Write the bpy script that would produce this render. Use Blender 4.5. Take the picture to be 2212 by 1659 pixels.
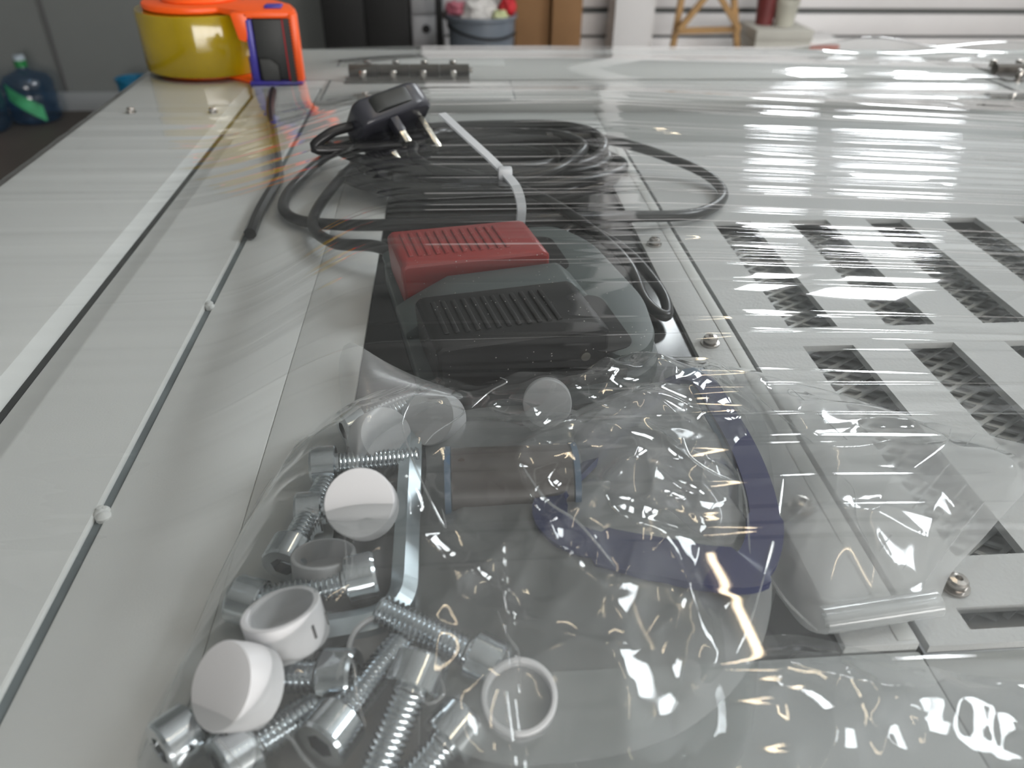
import bpy, bmesh, math, random
import numpy as np
from mathutils import Vector, Matrix, noise

# ------------------------------------------------------------------ clear
for o in list(bpy.data.objects):
    bpy.data.objects.remove(o)
scene = bpy.context.scene
COL = scene.collection
random.seed(7)
rng = np.random.default_rng(7)

# ------------------------------------------------------------------ camera
T = 1.10                    # machine top above the floor (m)
HC = 0.17                   # camera above the machine top (m)
FPX, CX, CY = 1650.0, 1106.0, 829.5
Yc = np.array([960 - CX, 320 + CY, -FPX]); Yc /= np.linalg.norm(Yc)
_r = math.radians(-1.7)
_up = np.array([math.sin(_r), math.cos(_r), 0.0])
Zc = _up - Yc * (_up @ Yc); Zc /= np.linalg.norm(Zc)
Xc = np.cross(Yc, Zc)
RW = np.stack([Xc, Yc, Zc], 0)          # camera -> world rotation
cam = bpy.data.cameras.new('camera')
cam_o = bpy.data.objects.new('camera', cam); COL.objects.link(cam_o)
cam_o.matrix_world = Matrix.Translation((0, 0, T + HC)) @ Matrix([list(r) for r in RW]).to_4x4()
cam.sensor_width = 36.0
cam.lens = FPX / 2212.0 * 36.0
cam.clip_start = 0.01
cam.dof.use_dof = True
cam.dof.focus_distance = 0.272
cam.dof.aperture_fstop = 14.0
scene.camera = cam_o

# ------------------------------------------------------------------ world, exposure
w = bpy.data.worlds.new('world'); scene.world = w; w.use_nodes = True
w.node_tree.nodes['Background'].inputs[0].default_value = (0.75, 0.82, 0.9, 1)
w.node_tree.nodes['Background'].inputs[1].default_value = 0.5
vs = scene.view_settings
vs.view_transform = 'Standard'; vs.look = 'None'; vs.gamma = 1.0; vs.use_curve_mapping = False
vs.exposure = -0.60
scene.cycles.transparent_max_bounces = 20
scene.cycles.max_bounces = 6
scene.cycles.use_light_tree = False
scene.cycles.diffuse_bounces = 3
scene.cycles.glossy_bounces = 3
scene.cycles.use_adaptive_sampling = True
scene.cycles.adaptive_threshold = 0.04
scene.cycles.sample_clamp_indirect = 6.0
scene.cycles.caustics_reflective = False
scene.cycles.caustics_refractive = False

DAY = (0.93, 0.97, 1.0)
L_FAR, L_SIDE, L_BACKFILL, L_LAMP = 44.0, 32.0, 16.0, 50.0

# ------------------------------------------------------------------ helpers
def ray(px, py):
    return RW @ np.array([px - CX, -(py - CY), -FPX])
def U(px, py, z=0.0):
    """pixel -> mm point on the plane z mm above the machine top (x right, y away, z up)"""
    d = ray(px, py); t = (z / 1000.0 - HC) / d[2]
    p = d * t
    return (p[0] * 1000, p[1] * 1000, z)
def B(px, py, y):
    """pixel -> world point (m) in the vertical plane y metres ahead"""
    d = ray(px, py); p = d * (y / d[1])
    return Vector((p[0], p[1], p[2] + T + HC))

MATS = {}
def new_mat(name):
    m = bpy.data.materials.new(name); m.use_nodes = True
    nt = m.node_tree; nt.nodes.clear()
    out = nt.nodes.new('ShaderNodeOutputMaterial')
    MATS[name] = m
    return m, nt, out
def nd(nt, t, **kw):
    n = nt.nodes.new(t)
    for k, v in kw.items():
        setattr(n, k, v)
    return n
def pmat(name, col, rough=0.5, metal=0.0, bump=None, vary=0.0, vscale=20.0, spec=0.5, coat=0.0, trans=None, specks=None):
    m, nt, out = new_mat(name)
    b = nd(nt, 'ShaderNodeBsdfPrincipled')
    b.inputs['Base Color'].default_value = (*col, 1)
    b.inputs['Roughness'].default_value = rough
    b.inputs['Metallic'].default_value = metal
    b.inputs['Specular IOR Level'].default_value = spec
    b.inputs['Coat Weight'].default_value = coat
    tc = nd(nt, 'ShaderNodeTexCoord')
    colsock = None
    if vary:
        n = nd(nt, 'ShaderNodeTexNoise'); n.inputs['Scale'].default_value = vscale; n.inputs['Detail'].default_value = 5
        nt.links.new(tc.outputs['Object'], n.inputs['Vector'])
        r = nd(nt, 'ShaderNodeMapRange'); r.inputs['From Min'].default_value = 0.3; r.inputs['From Max'].default_value = 0.7
        r.inputs['To Min'].default_value = 1 - vary; r.inputs['To Max'].default_value = 1 + vary
        nt.links.new(n.outputs['Fac'], r.inputs['Value'])
        mx = nd(nt, 'ShaderNodeMix', data_type='RGBA', blend_type='MULTIPLY'); mx.inputs[0].default_value = 1
        mx.inputs[6].default_value = (*col, 1)
        nt.links.new(r.outputs[0], mx.inputs[7]); colsock = mx.outputs[2]
    if specks:
        sc_, thr = specks
        n = nd(nt, 'ShaderNodeTexVoronoi'); n.inputs['Scale'].default_value = sc_
        nt.links.new(tc.outputs['Object'], n.inputs['Vector'])
        l = nd(nt, 'ShaderNodeMath', operation='LESS_THAN'); l.inputs[1].default_value = thr
        nt.links.new(n.outputs['Distance'], l.inputs[0])
        n2 = nd(nt, 'ShaderNodeMath', operation='GREATER_THAN'); n2.inputs[1].default_value = 0.55
        sp = nd(nt, 'ShaderNodeSeparateColor'); nt.links.new(n.outputs['Color'], sp.inputs[0])
        nt.links.new(sp.outputs[0], n2.inputs[0])
        mu = nd(nt, 'ShaderNodeMath', operation='MULTIPLY'); nt.links.new(l.outputs[0], mu.inputs[0]); nt.links.new(n2.outputs[0], mu.inputs[1])
        mx = nd(nt, 'ShaderNodeMix', data_type='RGBA')
        nt.links.new(mu.outputs[0], mx.inputs[0])
        if colsock: nt.links.new(colsock, mx.inputs[6])
        else: mx.inputs[6].default_value = (*col, 1)
        mx.inputs[7].default_value = (0.45, 0.43, 0.40, 1); colsock = mx.outputs[2]
    if colsock: nt.links.new(colsock, b.inputs['Base Color'])
    if bump:
        sc_, st, dist = bump
        n = nd(nt, 'ShaderNodeTexNoise'); n.inputs['Scale'].default_value = sc_; n.inputs['Detail'].default_value = 3
        nt.links.new(tc.outputs['Object'], n.inputs['Vector'])
        bp = nd(nt, 'ShaderNodeBump'); bp.inputs['Strength'].default_value = st; bp.inputs['Distance'].default_value = dist
        nt.links.new(n.outputs['Fac'], bp.inputs['Height']); nt.links.new(bp.outputs[0], b.inputs['Normal'])
    sh = b.outputs[0]
    if trans:
        tr = nd(nt, 'ShaderNodeBsdfTranslucent'); tr.inputs[0].default_value = (*col, 1)
        ms = nd(nt, 'ShaderNodeMixShader'); ms.inputs[0].default_value = trans
        nt.links.new(sh, ms.inputs[1]); nt.links.new(tr.outputs[0], ms.inputs[2]); sh = ms.outputs[0]
    nt.links.new(sh, out.inputs[0])
    return m
def film_mat(name, haze=0.05, rough=0.05, gain=1.8, tint=(0.96, 0.97, 0.97), hazecol=(0.85, 0.86, 0.86), bumps=(), ior0=0.04):
    """thin clear plastic: transparent, Schlick reflection, a little milky scatter"""
    m, nt, out = new_mat(name)
    tc = nd(nt, 'ShaderNodeTexCoord')
    nrm = None
    for (scl, detail, st, dist) in bumps:
        mp = nd(nt, 'ShaderNodeMapping'); mp.inputs['Scale'].default_value = scl
        nt.links.new(tc.outputs['Object'], mp.inputs[0])
        n = nd(nt, 'ShaderNodeTexNoise'); n.inputs['Scale'].default_value = 1.0; n.inputs['Detail'].default_value = detail
        nt.links.new(mp.outputs[0], n.inputs['Vector'])
        bp = nd(nt, 'ShaderNodeBump'); bp.inputs['Strength'].default_value = st; bp.inputs['Distance'].default_value = dist
        nt.links.new(n.outputs['Fac'], bp.inputs['Height'])
        if nrm: nt.links.new(nrm, bp.inputs['Normal'])
        nrm = bp.outputs[0]
    lw = nd(nt, 'ShaderNodeLayerWeight')
    p5 = nd(nt, 'ShaderNodeMath', operation='POWER'); p5.inputs[1].default_value = 5.0
    nt.links.new(lw.outputs['Facing'], p5.inputs[0])
    ma = nd(nt, 'ShaderNodeMath', operation='MULTIPLY_ADD'); ma.inputs[1].default_value = gain * (1 - ior0); ma.inputs[2].default_value = gain * ior0
    ma.use_clamp = True
    nt.links.new(p5.outputs[0], ma.inputs[0])
    gl = nd(nt, 'ShaderNodeBsdfGlossy'); gl.inputs['Roughness'].default_value = rough; gl.inputs[0].default_value = (1, 1, 1, 1)
    if nrm:
        nt.links.new(nrm, lw.inputs['Normal']); nt.links.new(nrm, gl.inputs['Normal'])
    tr = nd(nt, 'ShaderNodeBsdfTransparent'); tr.inputs[0].default_value = (*tint, 1)
    di = nd(nt, 'ShaderNodeBsdfDiffuse'); di.inputs[0].default_value = (*hazecol, 1)
    tl = nd(nt, 'ShaderNodeBsdfTranslucent'); tl.inputs[0].default_value = (*hazecol, 1)
    mh = nd(nt, 'ShaderNodeMixShader'); mh.inputs[0].default_value = 0.5
    nt.links.new(di.outputs[0], mh.inputs[1]); nt.links.new(tl.outputs[0], mh.inputs[2])
    m1 = nd(nt, 'ShaderNodeMixShader'); m1.inputs[0].default_value = haze
    nt.links.new(tr.outputs[0], m1.inputs[1]); nt.links.new(mh.outputs[0], m1.inputs[2])
    m2 = nd(nt, 'ShaderNodeMixShader')
    nt.links.new(ma.outputs[0], m2.inputs[0]); nt.links.new(m1.outputs[0], m2.inputs[1]); nt.links.new(gl.outputs[0], m2.inputs[2])
    nt.links.new(m2.outputs[0], out.inputs[0])
    return m
def emat(name, col, s):
    m, nt, out = new_mat(name)
    e = nd(nt, 'ShaderNodeEmission'); e.inputs[0].default_value = (*col, 1); e.inputs[1].default_value = s
    m.cycles.emission_sampling = 'FRONT'
    nt.links.new(e.outputs[0], out.inputs[0]); return m

class MB:
    """collects shapes into one mesh"""
    def __init__(s): s.v = []; s.f = []
    def add(s, v, f):
        k = len(s.v); s.v += [tuple(p) for p in v]; s.f += [tuple(i + k for i in q) for q in f]; return s
    def box(s, x0, x1, y0, y1, z0, z1):
        return s.add([(x0, y0, z0), (x1, y0, z0), (x1, y1, z0), (x0, y1, z0), (x0, y0, z1), (x1, y0, z1), (x1, y1, z1), (x0, y1, z1)],
                     [(0, 3, 2, 1), (4, 5, 6, 7), (0, 1, 5, 4), (1, 2, 6, 5), (2, 3, 7, 6), (3, 0, 4, 7)])
    def prism(s, poly, z0, z1):
        n = len(poly)
        return s.add([(x, y, z0) for x, y in poly] + [(x, y, z1) for x, y in poly],
                     [tuple(range(n - 1, -1, -1)), tuple(range(n, 2 * n))] + [(i, (i + 1) % n, n + (i + 1) % n, n + i) for i in range(n)])
    def prism_v(s, prof, y0, y1):
        """profile in (x,z), extruded along y"""
        n = len(prof)
        return s.add([(x, y0, z) for x, z in prof] + [(x, y1, z) for x, z in prof],
                     [tuple(range(n)), tuple(range(2 * n - 1, n - 1, -1))] + [(i, n + i, n + (i + 1) % n, (i + 1) % n) for i in range(n)])
    def lathe(s, prof, seg=32, cx=0, cy=0, cap=False):
        n = len(prof); v = []; f = []
        for j in range(seg):
            a = 2 * math.pi * j / seg
            for r, z in prof: v.append((cx + r * math.cos(a), cy + r * math.sin(a), z))
        for j in range(seg):
            k = (j + 1) % seg
            for i in range(n - 1): f.append((j * n + i, k * n + i, k * n + i + 1, j * n + i + 1))
        if cap:
            f.append(tuple(j * n for j in range(seg))[::-1]); f.append(tuple(j * n + n - 1 for j in range(seg)))
        return s.add(v, f)
    def cyl(s, p0, p1, r0, r1=None, seg=16):
        r1 = r0 if r1 is None else r1
        p0 = Vector(p0); p1 = Vector(p1); d = (p1 - p0).normalized()
        a = d.orthogonal().normalized(); b = d.cross(a)
        v = []
        for p, r in ((p0, r0), (p1, r1)):
            for j in range(seg):
                t = 2 * math.pi * j / seg; v.append(p + a * (r * math.cos(t)) + b * (r * math.sin(t)))
        f = [(j, (j + 1) % seg, seg + (j + 1) % seg, seg + j) for j in range(seg)]
        f += [tuple(range(seg - 1, -1, -1)), tuple(range(seg, 2 * seg))]
        return s.add(v, f)
    def tube(s, path, r, seg=10, closed=False, flat=None, ngon=None, rot=0.0):
        """tube along a path; flat=(a,b): ribbon-like section half sizes along side and up"""
        P = [Vector(p) for p in path]; n = len(P); v = []; f = []
        sg = ngon or seg
        up = Vector((0, 0, 1)); prev = None
        for i, p in enumerate(P):
            if closed: t = P[(i + 1) % n] - P[i - 1]
            else: t = P[min(i + 1, n - 1)] - P[max(i - 1, 0)]
            t.normalize()
            if prev is None:
                sd = t.cross(up)
                if sd.length < 1e-3: sd = Vector((1, 0, 0))
            else: sd = prev - t * prev.dot(t)
            sd.normalize(); prev = sd; u = sd.cross(t)
            for j in range(sg):
                a = 2 * math.pi * (j + .5) / sg + rot
                ra, rb = flat if flat else (r, r)
                if flat and sg == 4:
                    ca, sa = (1 if math.cos(a) > 0 else -1), (1 if math.sin(a) > 0 else -1)
                else: ca, sa = math.cos(a), math.sin(a)
                v.append(p + sd * (ra * ca) + u * (rb * sa))
        m = n if closed else n - 1
        for i in range(m):
            k = (i + 1) % n
            for j in range(sg):
                l = (j + 1) % sg
                f.append((i * sg + j, i * sg + l, k * sg + l, k * sg + j))
        if not closed:
            f.append(tuple(range(sg))); f.append(tuple(range((n - 1) * sg, n * sg))[::-1])
        return s.add(v, f)
    def mesh(s, name, mat, scale=0.001, smooth=False, bevel=0.0, bseg=2, sharp=40, loc=None):
        me = bpy.data.meshes.new(name)
        me.from_pydata([(x * scale, y * scale, z * scale) for x, y, z in s.v], [], s.f)
        bm = bmesh.new(); bm.from_mesh(me)
        bmesh.ops.recalc_face_normals(bm, faces=bm.faces)
        if bevel:
            ed = [e for e in bm.edges if len(e.link_faces) == 2 and e.calc_face_angle(0) > math.radians(sharp)]
            bmesh.ops.bevel(bm, geom=ed, offset=bevel * scale, segments=bseg, profile=0.5, affect='EDGES', clamp_overlap=True)
        bm.to_mesh(me); bm.free()
        me.materials.append(mat)
        if smooth or bevel:
            me.polygons.foreach_set('use_smooth', [True] * len(me.polygons))
            try: me.set_sharp_from_angle(angle=math.radians(sharp))
            except Exception: pass
        return me
    def obj(s, name, mat, parent=None, **kw):
        return link(name, s.mesh(name, mat, **kw), parent)

def link(name, me, parent=None):
    o = bpy.data.objects.new(name, me); COL.objects.link(o)
    if parent is not None: o.parent = parent
    return o
def tag(o, label, cat, group=None, kind=None):
    if label: o['label'] = label
    if cat: o['category'] = cat
    if group: o['group'] = group
    if kind: o['kind'] = kind
    return o
def thing(name, label, cat, loc=(0, 0, 0), rz=0.0, group=None, mw=None):
    o = bpy.data.objects.new(name, None); COL.objects.link(o)
    o.empty_display_size = 0.02
    if mw is not None: o.matrix_world = mw
    else: o.location = loc; o.rotation_euler = (0, 0, rz)
    return tag(o, label, cat, group)
def struct(o): o['kind'] = 'structure'; return o
def top(x, y, z=0): return Vector((x / 1000, y / 1000, T + z / 1000))
def rpoly(pts, r, n=5):
    """round the corners of a polygon"""
    out = []; m = len(pts)
    for i in range(m):
        p = Vector(pts[i]).to_2d() if len(pts[i]) == 2 else Vector(pts[i][:2])
        a = Vector(pts[i - 1][:2]) - p; b = Vector(pts[(i + 1) % m][:2]) - p
        rr = min(r, a.length * .45, b.length * .45)
        pa = p + a.normalized() * rr; pb = p + b.normalized() * rr
        for k in range(n + 1):
            t = k / n
            q = pa * ((1 - t) ** 2) + p * (2 * t * (1 - t)) + pb * (t ** 2)
            out.append((q.x, q.y))
    return out
def spline(pts, n=12, closed=False):
    P = [Vector(p) for p in pts]; m = len(P); out = []
    for i in range(m if closed else m - 1):
        if closed: a, b, c, d = P[i - 1], P[i], P[(i + 1) % m], P[(i + 2) % m]
        else: a, b, c, d = P[max(i - 1, 0)], P[i], P[i + 1], P[min(i + 2, m - 1)]
        for k in range(n):
            t = k / n
            out.append(0.5 * ((2 * b) + (c - a) * t + (2 * a - 5 * b + 4 * c - d) * t * t + (3 * b - a - 3 * c + d) * t ** 3))
    if not closed: out.append(P[-1])
    return out

# ------------------------------------------------------------------ materials
M_WHITE = pmat('white_powder_coat', (0.62, 0.63, 0.615), 0.55, spec=0.3, bump=(1400, 0.12, 0.0004), vary=0.03, vscale=9)
M_PLATE = pmat('white_textured_coat', (0.56, 0.57, 0.565), 0.50, spec=0.3, bump=(700, 0.35, 0.0006), vary=0.02)
M_BLACKP = pmat('black_acrylic', (0.010, 0.011, 0.011), 0.18)
M_DARK = pmat('dark_gap', (0.02, 0.022, 0.022), 0.8)
M_RAILSHADE = pmat('shaded_rail_grey', (0.46, 0.475, 0.465), 0.5, spec=0.3, vary=0.04, vscale=9)  # greyer than the lid coat: shade and film reflection put into the colour
M_RUBBER = pmat('dark_seal_strip', (0.13, 0.15, 0.155), 0.6, vary=0.25, vscale=60)
M_GREYM = pmat('grey_mesh_metal', (0.62, 0.64, 0.64), 0.5, metal=0.0, vary=0.15, vscale=120)
M_NICKEL = pmat('nickel_screw', (0.50, 0.47, 0.44), 0.22, metal=1.0)
M_HINGE = pmat('hinge_steel', (0.10, 0.09, 0.08), 0.45, metal=0.35, spec=0.3, vary=0.15, vscale=90)
M_ZINC = pmat('zinc_steel', (0.74, 0.78, 0.81), 0.13, metal=1.0, vary=0.08, vscale=150)
M_ZINCB = pmat('bright_zinc_key', (0.66, 0.74, 0.78), 0.33, metal=0.9, vary=0.06, vscale=80)
M_SOCK = pmat('socket_recess', (0.05, 0.06, 0.075), 0.4, metal=0.6)
M_CAPW = pmat('white_nylon', (0.86, 0.86, 0.87), 0.35, trans=0.35)
M_MARK = pmat('dark_mark', (0.12, 0.12, 0.12), 0.7)
M_HOUS = pmat('grey_pedal_housing', (0.075, 0.092, 0.090), 0.45, specks=(420, 0.10))
M_RED = pmat('red_pedal', (0.27, 0.022, 0.020), 0.38, specks=(420, 0.10))
M_BLKPED = pmat('black_pedal', (0.009, 0.009, 0.009), 0.5, spec=0.3, specks=(420, 0.11))
M_CABLE = pmat('black_pvc', (0.016, 0.016, 0.017), 0.28)
M_PLUG = pmat('plug_plastic', (0.035, 0.036, 0.045), 0.32)
M_PRONG = pmat('brass_nickel_prong', (0.62, 0.58, 0.50), 0.25, metal=1.0)
M_TIE = pmat('clear_nylon_tie', (0.78, 0.80, 0.82), 0.3, trans=0.4)
M_BLUE = pmat('blue_band', (0.014, 0.020, 0.085), 0.35)
M_STEELBLUE = pmat('steel_blue_band', (0.10, 0.16, 0.24), 0.3)
M_BROWN = pmat('dark_brown_tape', (0.085, 0.068, 0.060), 0.35)
M_ORANGE = pmat('orange_plastic', (0.95, 0.11, 0.008), 0.35)
M_YELLOW = pmat('yellow_tape', (0.36, 0.255, 0.004), 0.12, vary=0.15, vscale=25, coat=0.5)
M_PURPLE = pmat('blue_violet_plastic', (0.05, 0.04, 0.33), 0.35)
M_BLACKR = pmat('black_rubber_wiper', (0.022, 0.024, 0.023), 0.5)
M_TAPERED = pmat('red_blade_guard', (0.55, 0.01, 0.02), 0.4)
M_BLADE = pmat('black_blade', (0.012, 0.012, 0.012), 0.5)

M_FILM = film_mat('stretch_film', haze=0.028, rough=0.02, gain=1.25, bumps=())
M_BAG = film_mat('clear_bag_film', haze=0.10, rough=0.05, gain=1.5, tint=(0.90, 0.91, 0.91), bumps=())
M_BAGM = film_mat('milky_bag_film', haze=0.60, rough=0.12, gain=1.3, bumps=())
M_FLAP = film_mat('translucent_flap_film', haze=0.36, rough=0.10, gain=1.6, bumps=())

# ================================================================== ROOM
M_FLOOR = pmat('brown_grey_concrete', (0.085, 0.072, 0.062), 0.6, vary=0.12, vscale=3)
M_WALLG = pmat('grey_painted_wall', (0.20, 0.21, 0.205), 0.85, vary=0.04, vscale=2)
M_WALLW = pmat('white_painted_wall', (0.62, 0.62, 0.61), 0.8, vary=0.03, vscale=2)
M_BASE = pmat('pale_baseboard', (0.30, 0.315, 0.32), 0.6)
M_BOARD = pmat('white_cladding', (0.84, 0.825, 0.825), 0.55, vary=0.03, vscale=4)
M_COLW = pmat('white_column_paint', (0.86, 0.85, 0.85), 0.6)
YW = 4.75
XL, XR, YB, ZT = -3.3, 4.6, -4.2, 5.6
struct(MB().box(XL, XR, YB, YW, -0.1, 0).obj('floor', M_FLOOR, scale=1))
struct(MB().box(XL, XR, YB, YW, ZT, ZT + .1).obj('ceiling', M_WALLW, scale=1))
struct(MB().box(XL - .1, XL, YB, YW, 0, ZT).obj('wall_left', M_WALLG, scale=1))
struct(MB().box(XR, XR + .1, YB, YW, 0, ZT).obj('wall_right', M_WALLW, scale=1))
struct(MB().box(XL, XR, YB - .1, YB, 0, ZT).obj('wall_back', M_WALLW, scale=1))
wf = struct(MB().box(XL, XR, YW, YW + .1, 0, ZT).obj('wall_far', M_WALLG, scale=1))
MB().box(-2.215, -2.20, YW - .012, YW, 0.1, ZT).obj('wall_joint', M_MARK, wf, scale=1)
struct(MB().box(XL, -0.75, YW - .025, YW, 0, 0.105).obj('baseboard_far', M_BASE, scale=1, bevel=.006))
# white cladding boards on the right part of the far wall
zs = [(0.0, 0.125), (0.137, 0.265), (0.277, 0.402), (0.418, 0.532), (0.562, 0.695)]
while zs[-1][1] < 1.9: zs.append((zs[-1][1] + .014, zs[-1][1] + .147))
for a, b in zs:
    MB().box(-0.18, XR - .01, YW - .05, YW - .012, a, b).obj('board', M_BOARD, wf, scale=1, bevel=.006)

def window(n, corner, ux, uy, nx, ny, mat, depth, fr=0.05):
    """window on a wall: corner, two edge vectors, bars; depth points into the room"""
    ux = Vector(ux); uy = Vector(uy); d = Vector(depth); c = Vector(corner)
    lx, ly = ux.length, uy.length; ex, ey = ux.normalized(), uy.normalized()
    def slab(a0, a1, b0, b1, d0, d1, name, m, parent):
        mb = MB(); P = []
        for dd in (d0, d1):
            for (a, b) in ((a0, b0), (a1, b0), (a1, b1), (a0, b1)): P.append(c + ex * a + ey * b + d * dd)
        mb.add(P, [(0, 3, 2, 1), (4, 5, 6, 7), (0, 1, 5, 4), (1, 2, 6, 5), (2, 3, 7, 6), (3, 0, 4, 7)])
        return mb.obj(name, m, parent, scale=1)
    root = slab(-fr, lx + fr, -fr, 0, 0, .09, 'window_%d' % n, M_COLW, None); struct(root)
    slab(-fr, lx + fr, ly, ly + fr, 0, .06, 'window_frame', M_COLW, root)
    slab(-fr, 0, 0, ly, 0, .06, 'window_frame', M_COLW, root); slab(lx, lx + fr, 0, ly, 0, .06, 'window_frame', M_COLW, root)
    for i in range(nx):
        for j in range(ny):
            slab(i * lx / nx + .01, (i + 1) * lx / nx - .01, j * ly / ny + .01, (j + 1) * ly / ny - .01, .012, .02, 'pane', mat, root)
    for i in range(1, nx): slab(i * lx / nx - .012, i * lx / nx + .012, 0, ly, 0, .05, 'mullion', M_COLW, root)
    for j in range(1, ny): slab(0, lx, j * ly / ny - .012, j * ly / ny + .012, 0, .05, 'mullion', M_COLW, root)
    return root
E_FAR = emat('daylight_far_window', DAY, L_FAR)
E_SIDE = emat('daylight_side_window', DAY, L_SIDE)
E_BACKFILL = emat('back_fill_panes', (1.0, 0.97, 0.94), L_BACKFILL)
window(1, (2.28, YW - .03, 3.02), (.34, 0, 0), (0, 0, 0.95), 1, 2, E_FAR, (0, -1, 0))
window(2, (2.95, YW - .03, 3.02), (.72, 0, 0), (0, 0, 0.95), 1, 2, E_FAR, (0, -1, 0))
window(3, (XR, -0.3, 3.7), (0, 2.0, 0), (0, 0, 1.6), 3, 2, E_SIDE, (-1, 0, 0))
window(4, (-0.8, YB, 0.15), (5.0, 0, 0), (0, 0, 1.9), 4, 2, E_BACKFILL, (0, 1, 0))  # unseen opening added behind the camera as fill light

# ceiling strip lamps (warm)
E_LAMP = emat('warm_lamp_tube', (1.0, 0.80, 0.55), L_LAMP)
M_LAMPB = pmat('lamp_housing', (0.7, 0.7, 0.7), 0.5)
for i, (lx, ly) in enumerate(((1.3, -0.6), (1.3, 1.9))):
    t = thing('ceiling_strip_lamp', ['warm white strip lamp hanging above the near side of the machine', 'warm white strip lamp hanging beyond the machine'][i], 'lamp', (lx, ly, 4.2), 0, 'ceiling strip lamps')
    MB().box(-.07, .07, -.62, .62, .04, .10).obj('housing', M_LAMPB, t, scale=1, bevel=.01)
    MB().tube([(0, -.6, .02), (0, .6, .02)], .02, seg=12).obj('lamp_tube', E_LAMP, t, scale=1)
    for s in (-.4, .4): MB().cyl((0, s, .1), (0, s, ZT - 4.2), .006, seg=8).obj('hanger', M_LAMPB, t, scale=1)

# ================================================================== MACHINE
mach = thing('laser_machine', 'white powder coated machine with a flat lid, dark window and slotted vent panel', 'machine', (0, 0, 0))
def tb(mb, name, mat, parent=mach, **kw):
    """mesh in machine-top millimetres"""
    o = mb.obj(name, mat, parent, **kw); o.location = (0, 0, T) if parent is mach else (0, 0, 0); return o
XLE, XRE, YF, YBK = -277, 812, -160, 855
tb(MB().box(XLE + 2, XRE - 2, YF + 2, YBK - 2, -T * 1000 + 60, -14), 'cabinet_body', M_WHITE, bevel=4)
for fx in (XLE + 60, XRE - 60):
    for fy in (YF + 60, YBK - 60):
        tb(MB().lathe([(0, -T * 1000), (35, -T * 1000), (35, -T * 1000 + 12), (12, -T * 1000 + 14), (12, -T * 1000 + 62)], 20, fx, fy), 'foot', M_DARK)
# left frame strip: flat top, chamfer falling into the groove
tb(MB().prism_v([(XLE, -14), (XLE, -3), (XLE + 3, 0), (-178.3, 0), (-174.2, -6.5), (-174.2, -14)], YF, YBK), 'side_frame', M_WHITE, bevel=.8, sharp=25)
tb(MB().box(-174.3, -171.2, YF + 4, 720, -13.5, -6.9), 'groove_shade', M_DARK)  # dark strip standing in for the shade down the groove gap
# lid side rail: wide slope rising from the groove, then flat to the dark seam
tb(MB().prism_v([(-171.3, -14), (-171.3, -7), (-155.5, 0), (-113.9, 0), (-113.9, -14)], YF, 700), 'lid_rail', M_WHITE, bevel=1.0, sharp=15)
tb(MB().box(-114.2, -110.9, YF + 4, 640, -13, -1.6), 'seam_strip', M_RUBBER)
bl = MB()
for (px, py) in ((456, 655), (219, 1110)):
    x, y, _ = U(px, py, 0)
    m = MB()
    for k in range(4):
        cx_, cy_, r_ = x + random.uniform(-1.2, 2.0), y + random.uniform(-3, 3), random.uniform(1.6, 2.4)
        m.lathe([(0.01, .9), (r_ * .6, .7), (r_, -.2), (r_, -2.5)], 10, cx_, cy_)
    tb(m, 'weld_bead', M_WHITE, smooth=True)
# inner panel, window and trim
PX0, PX1 = -68.0, 98.5
tb(MB().box(-111.0, PX0, YF, 648, -12, -.6), 'lid_panel', M_WHITE, bevel=1.0)
tb(MB().box(PX0, -12, YF, 118, -12, -.6), 'front_rail', M_WHITE, bevel=.8)
tb(MB().box(-12, 119.2, YF, 117.5, -14, -1.8), 'front_rail', M_RAILSHADE, bevel=.8)
tb(MB().box(PX0, 119.2, 541, 648, -14, -7), 'rear_rail', M_RAILSHADE, bevel=.8)
tb(MB().box(PX0, -40, 118, 541, -12, -.65), 'window_surround', M_WHITE, bevel=.5)
tb(MB().box(-40, PX1, 118, 541, -12, -1.4), 'window_pane', M_BLACKP, bevel=.4)
tb(MB().box(PX1, 119.0, 118, 541, -12, .6), 'screw_strip', M_PLATE, bevel=.5)
tb(MB().box(113.2, 118.2, 119, 540, .6, .9), 'strip_edge', M_WHITE, bevel=.2)
# slotted plate on the right
def plate_holes(x0, x1, y0, y1, z0, z1, holes):
    xs = sorted({x0, x1} | {min(max(h[i], x0), x1) for h in holes for i in (0, 1)}); ys = sorted({y0, y1} | {h[i] for h in holes for i in (2, 3)})
    def solid(i, j):
        if i < 0 or j < 0 or i >= len(xs) - 1 or j >= len(ys) - 1: return False
        cx_, cy_ = (xs[i] + xs[i + 1]) / 2, (ys[j] + ys[j + 1]) / 2
        return not any(h[0] < cx_ < h[1] and h[2] < cy_ < h[3] for h in holes)
    mb = MB(); idx = {}
    def vv(i, j, k):
        if (i, j, k) not in idx:
            idx[(i, j, k)] = len(mb.v); mb.v.append((xs[i], ys[j], (z0, z1)[k]))
        return idx[(i, j, k)]
    for i in range(len(xs) - 1):
        for j in range(len(ys) - 1):
            if not solid(i, j): continue
            mb.f.append((vv(i, j, 1), vv(i + 1, j, 1), vv(i + 1, j + 1, 1), vv(i, j + 1, 1)))
            mb.f.append((vv(i, j, 0), vv(i, j + 1, 0), vv(i + 1, j + 1, 0), vv(i + 1, j, 0)))
            for di, dj, (a, b) in ((-1, 0, ((i, j), (i, j + 1))), (1, 0, ((i + 1, j), (i + 1, j + 1))), (0, -1, ((i, j), (i + 1, j))), (0, 1, ((i, j + 1), (i + 1, j + 1)))):
                if not solid(i + di, j + dj):
                    mb.f.append((vv(*a, 0), vv(*b, 0), vv(*b, 1), vv(*a, 1)))
    return mb
holes = []
for k in range(11):
    x = 145.0 + 44.6 * k
    holes.append((x, x + 22, 280, 398)); holes.append((x, x + 22, 147, 264.7))
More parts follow.
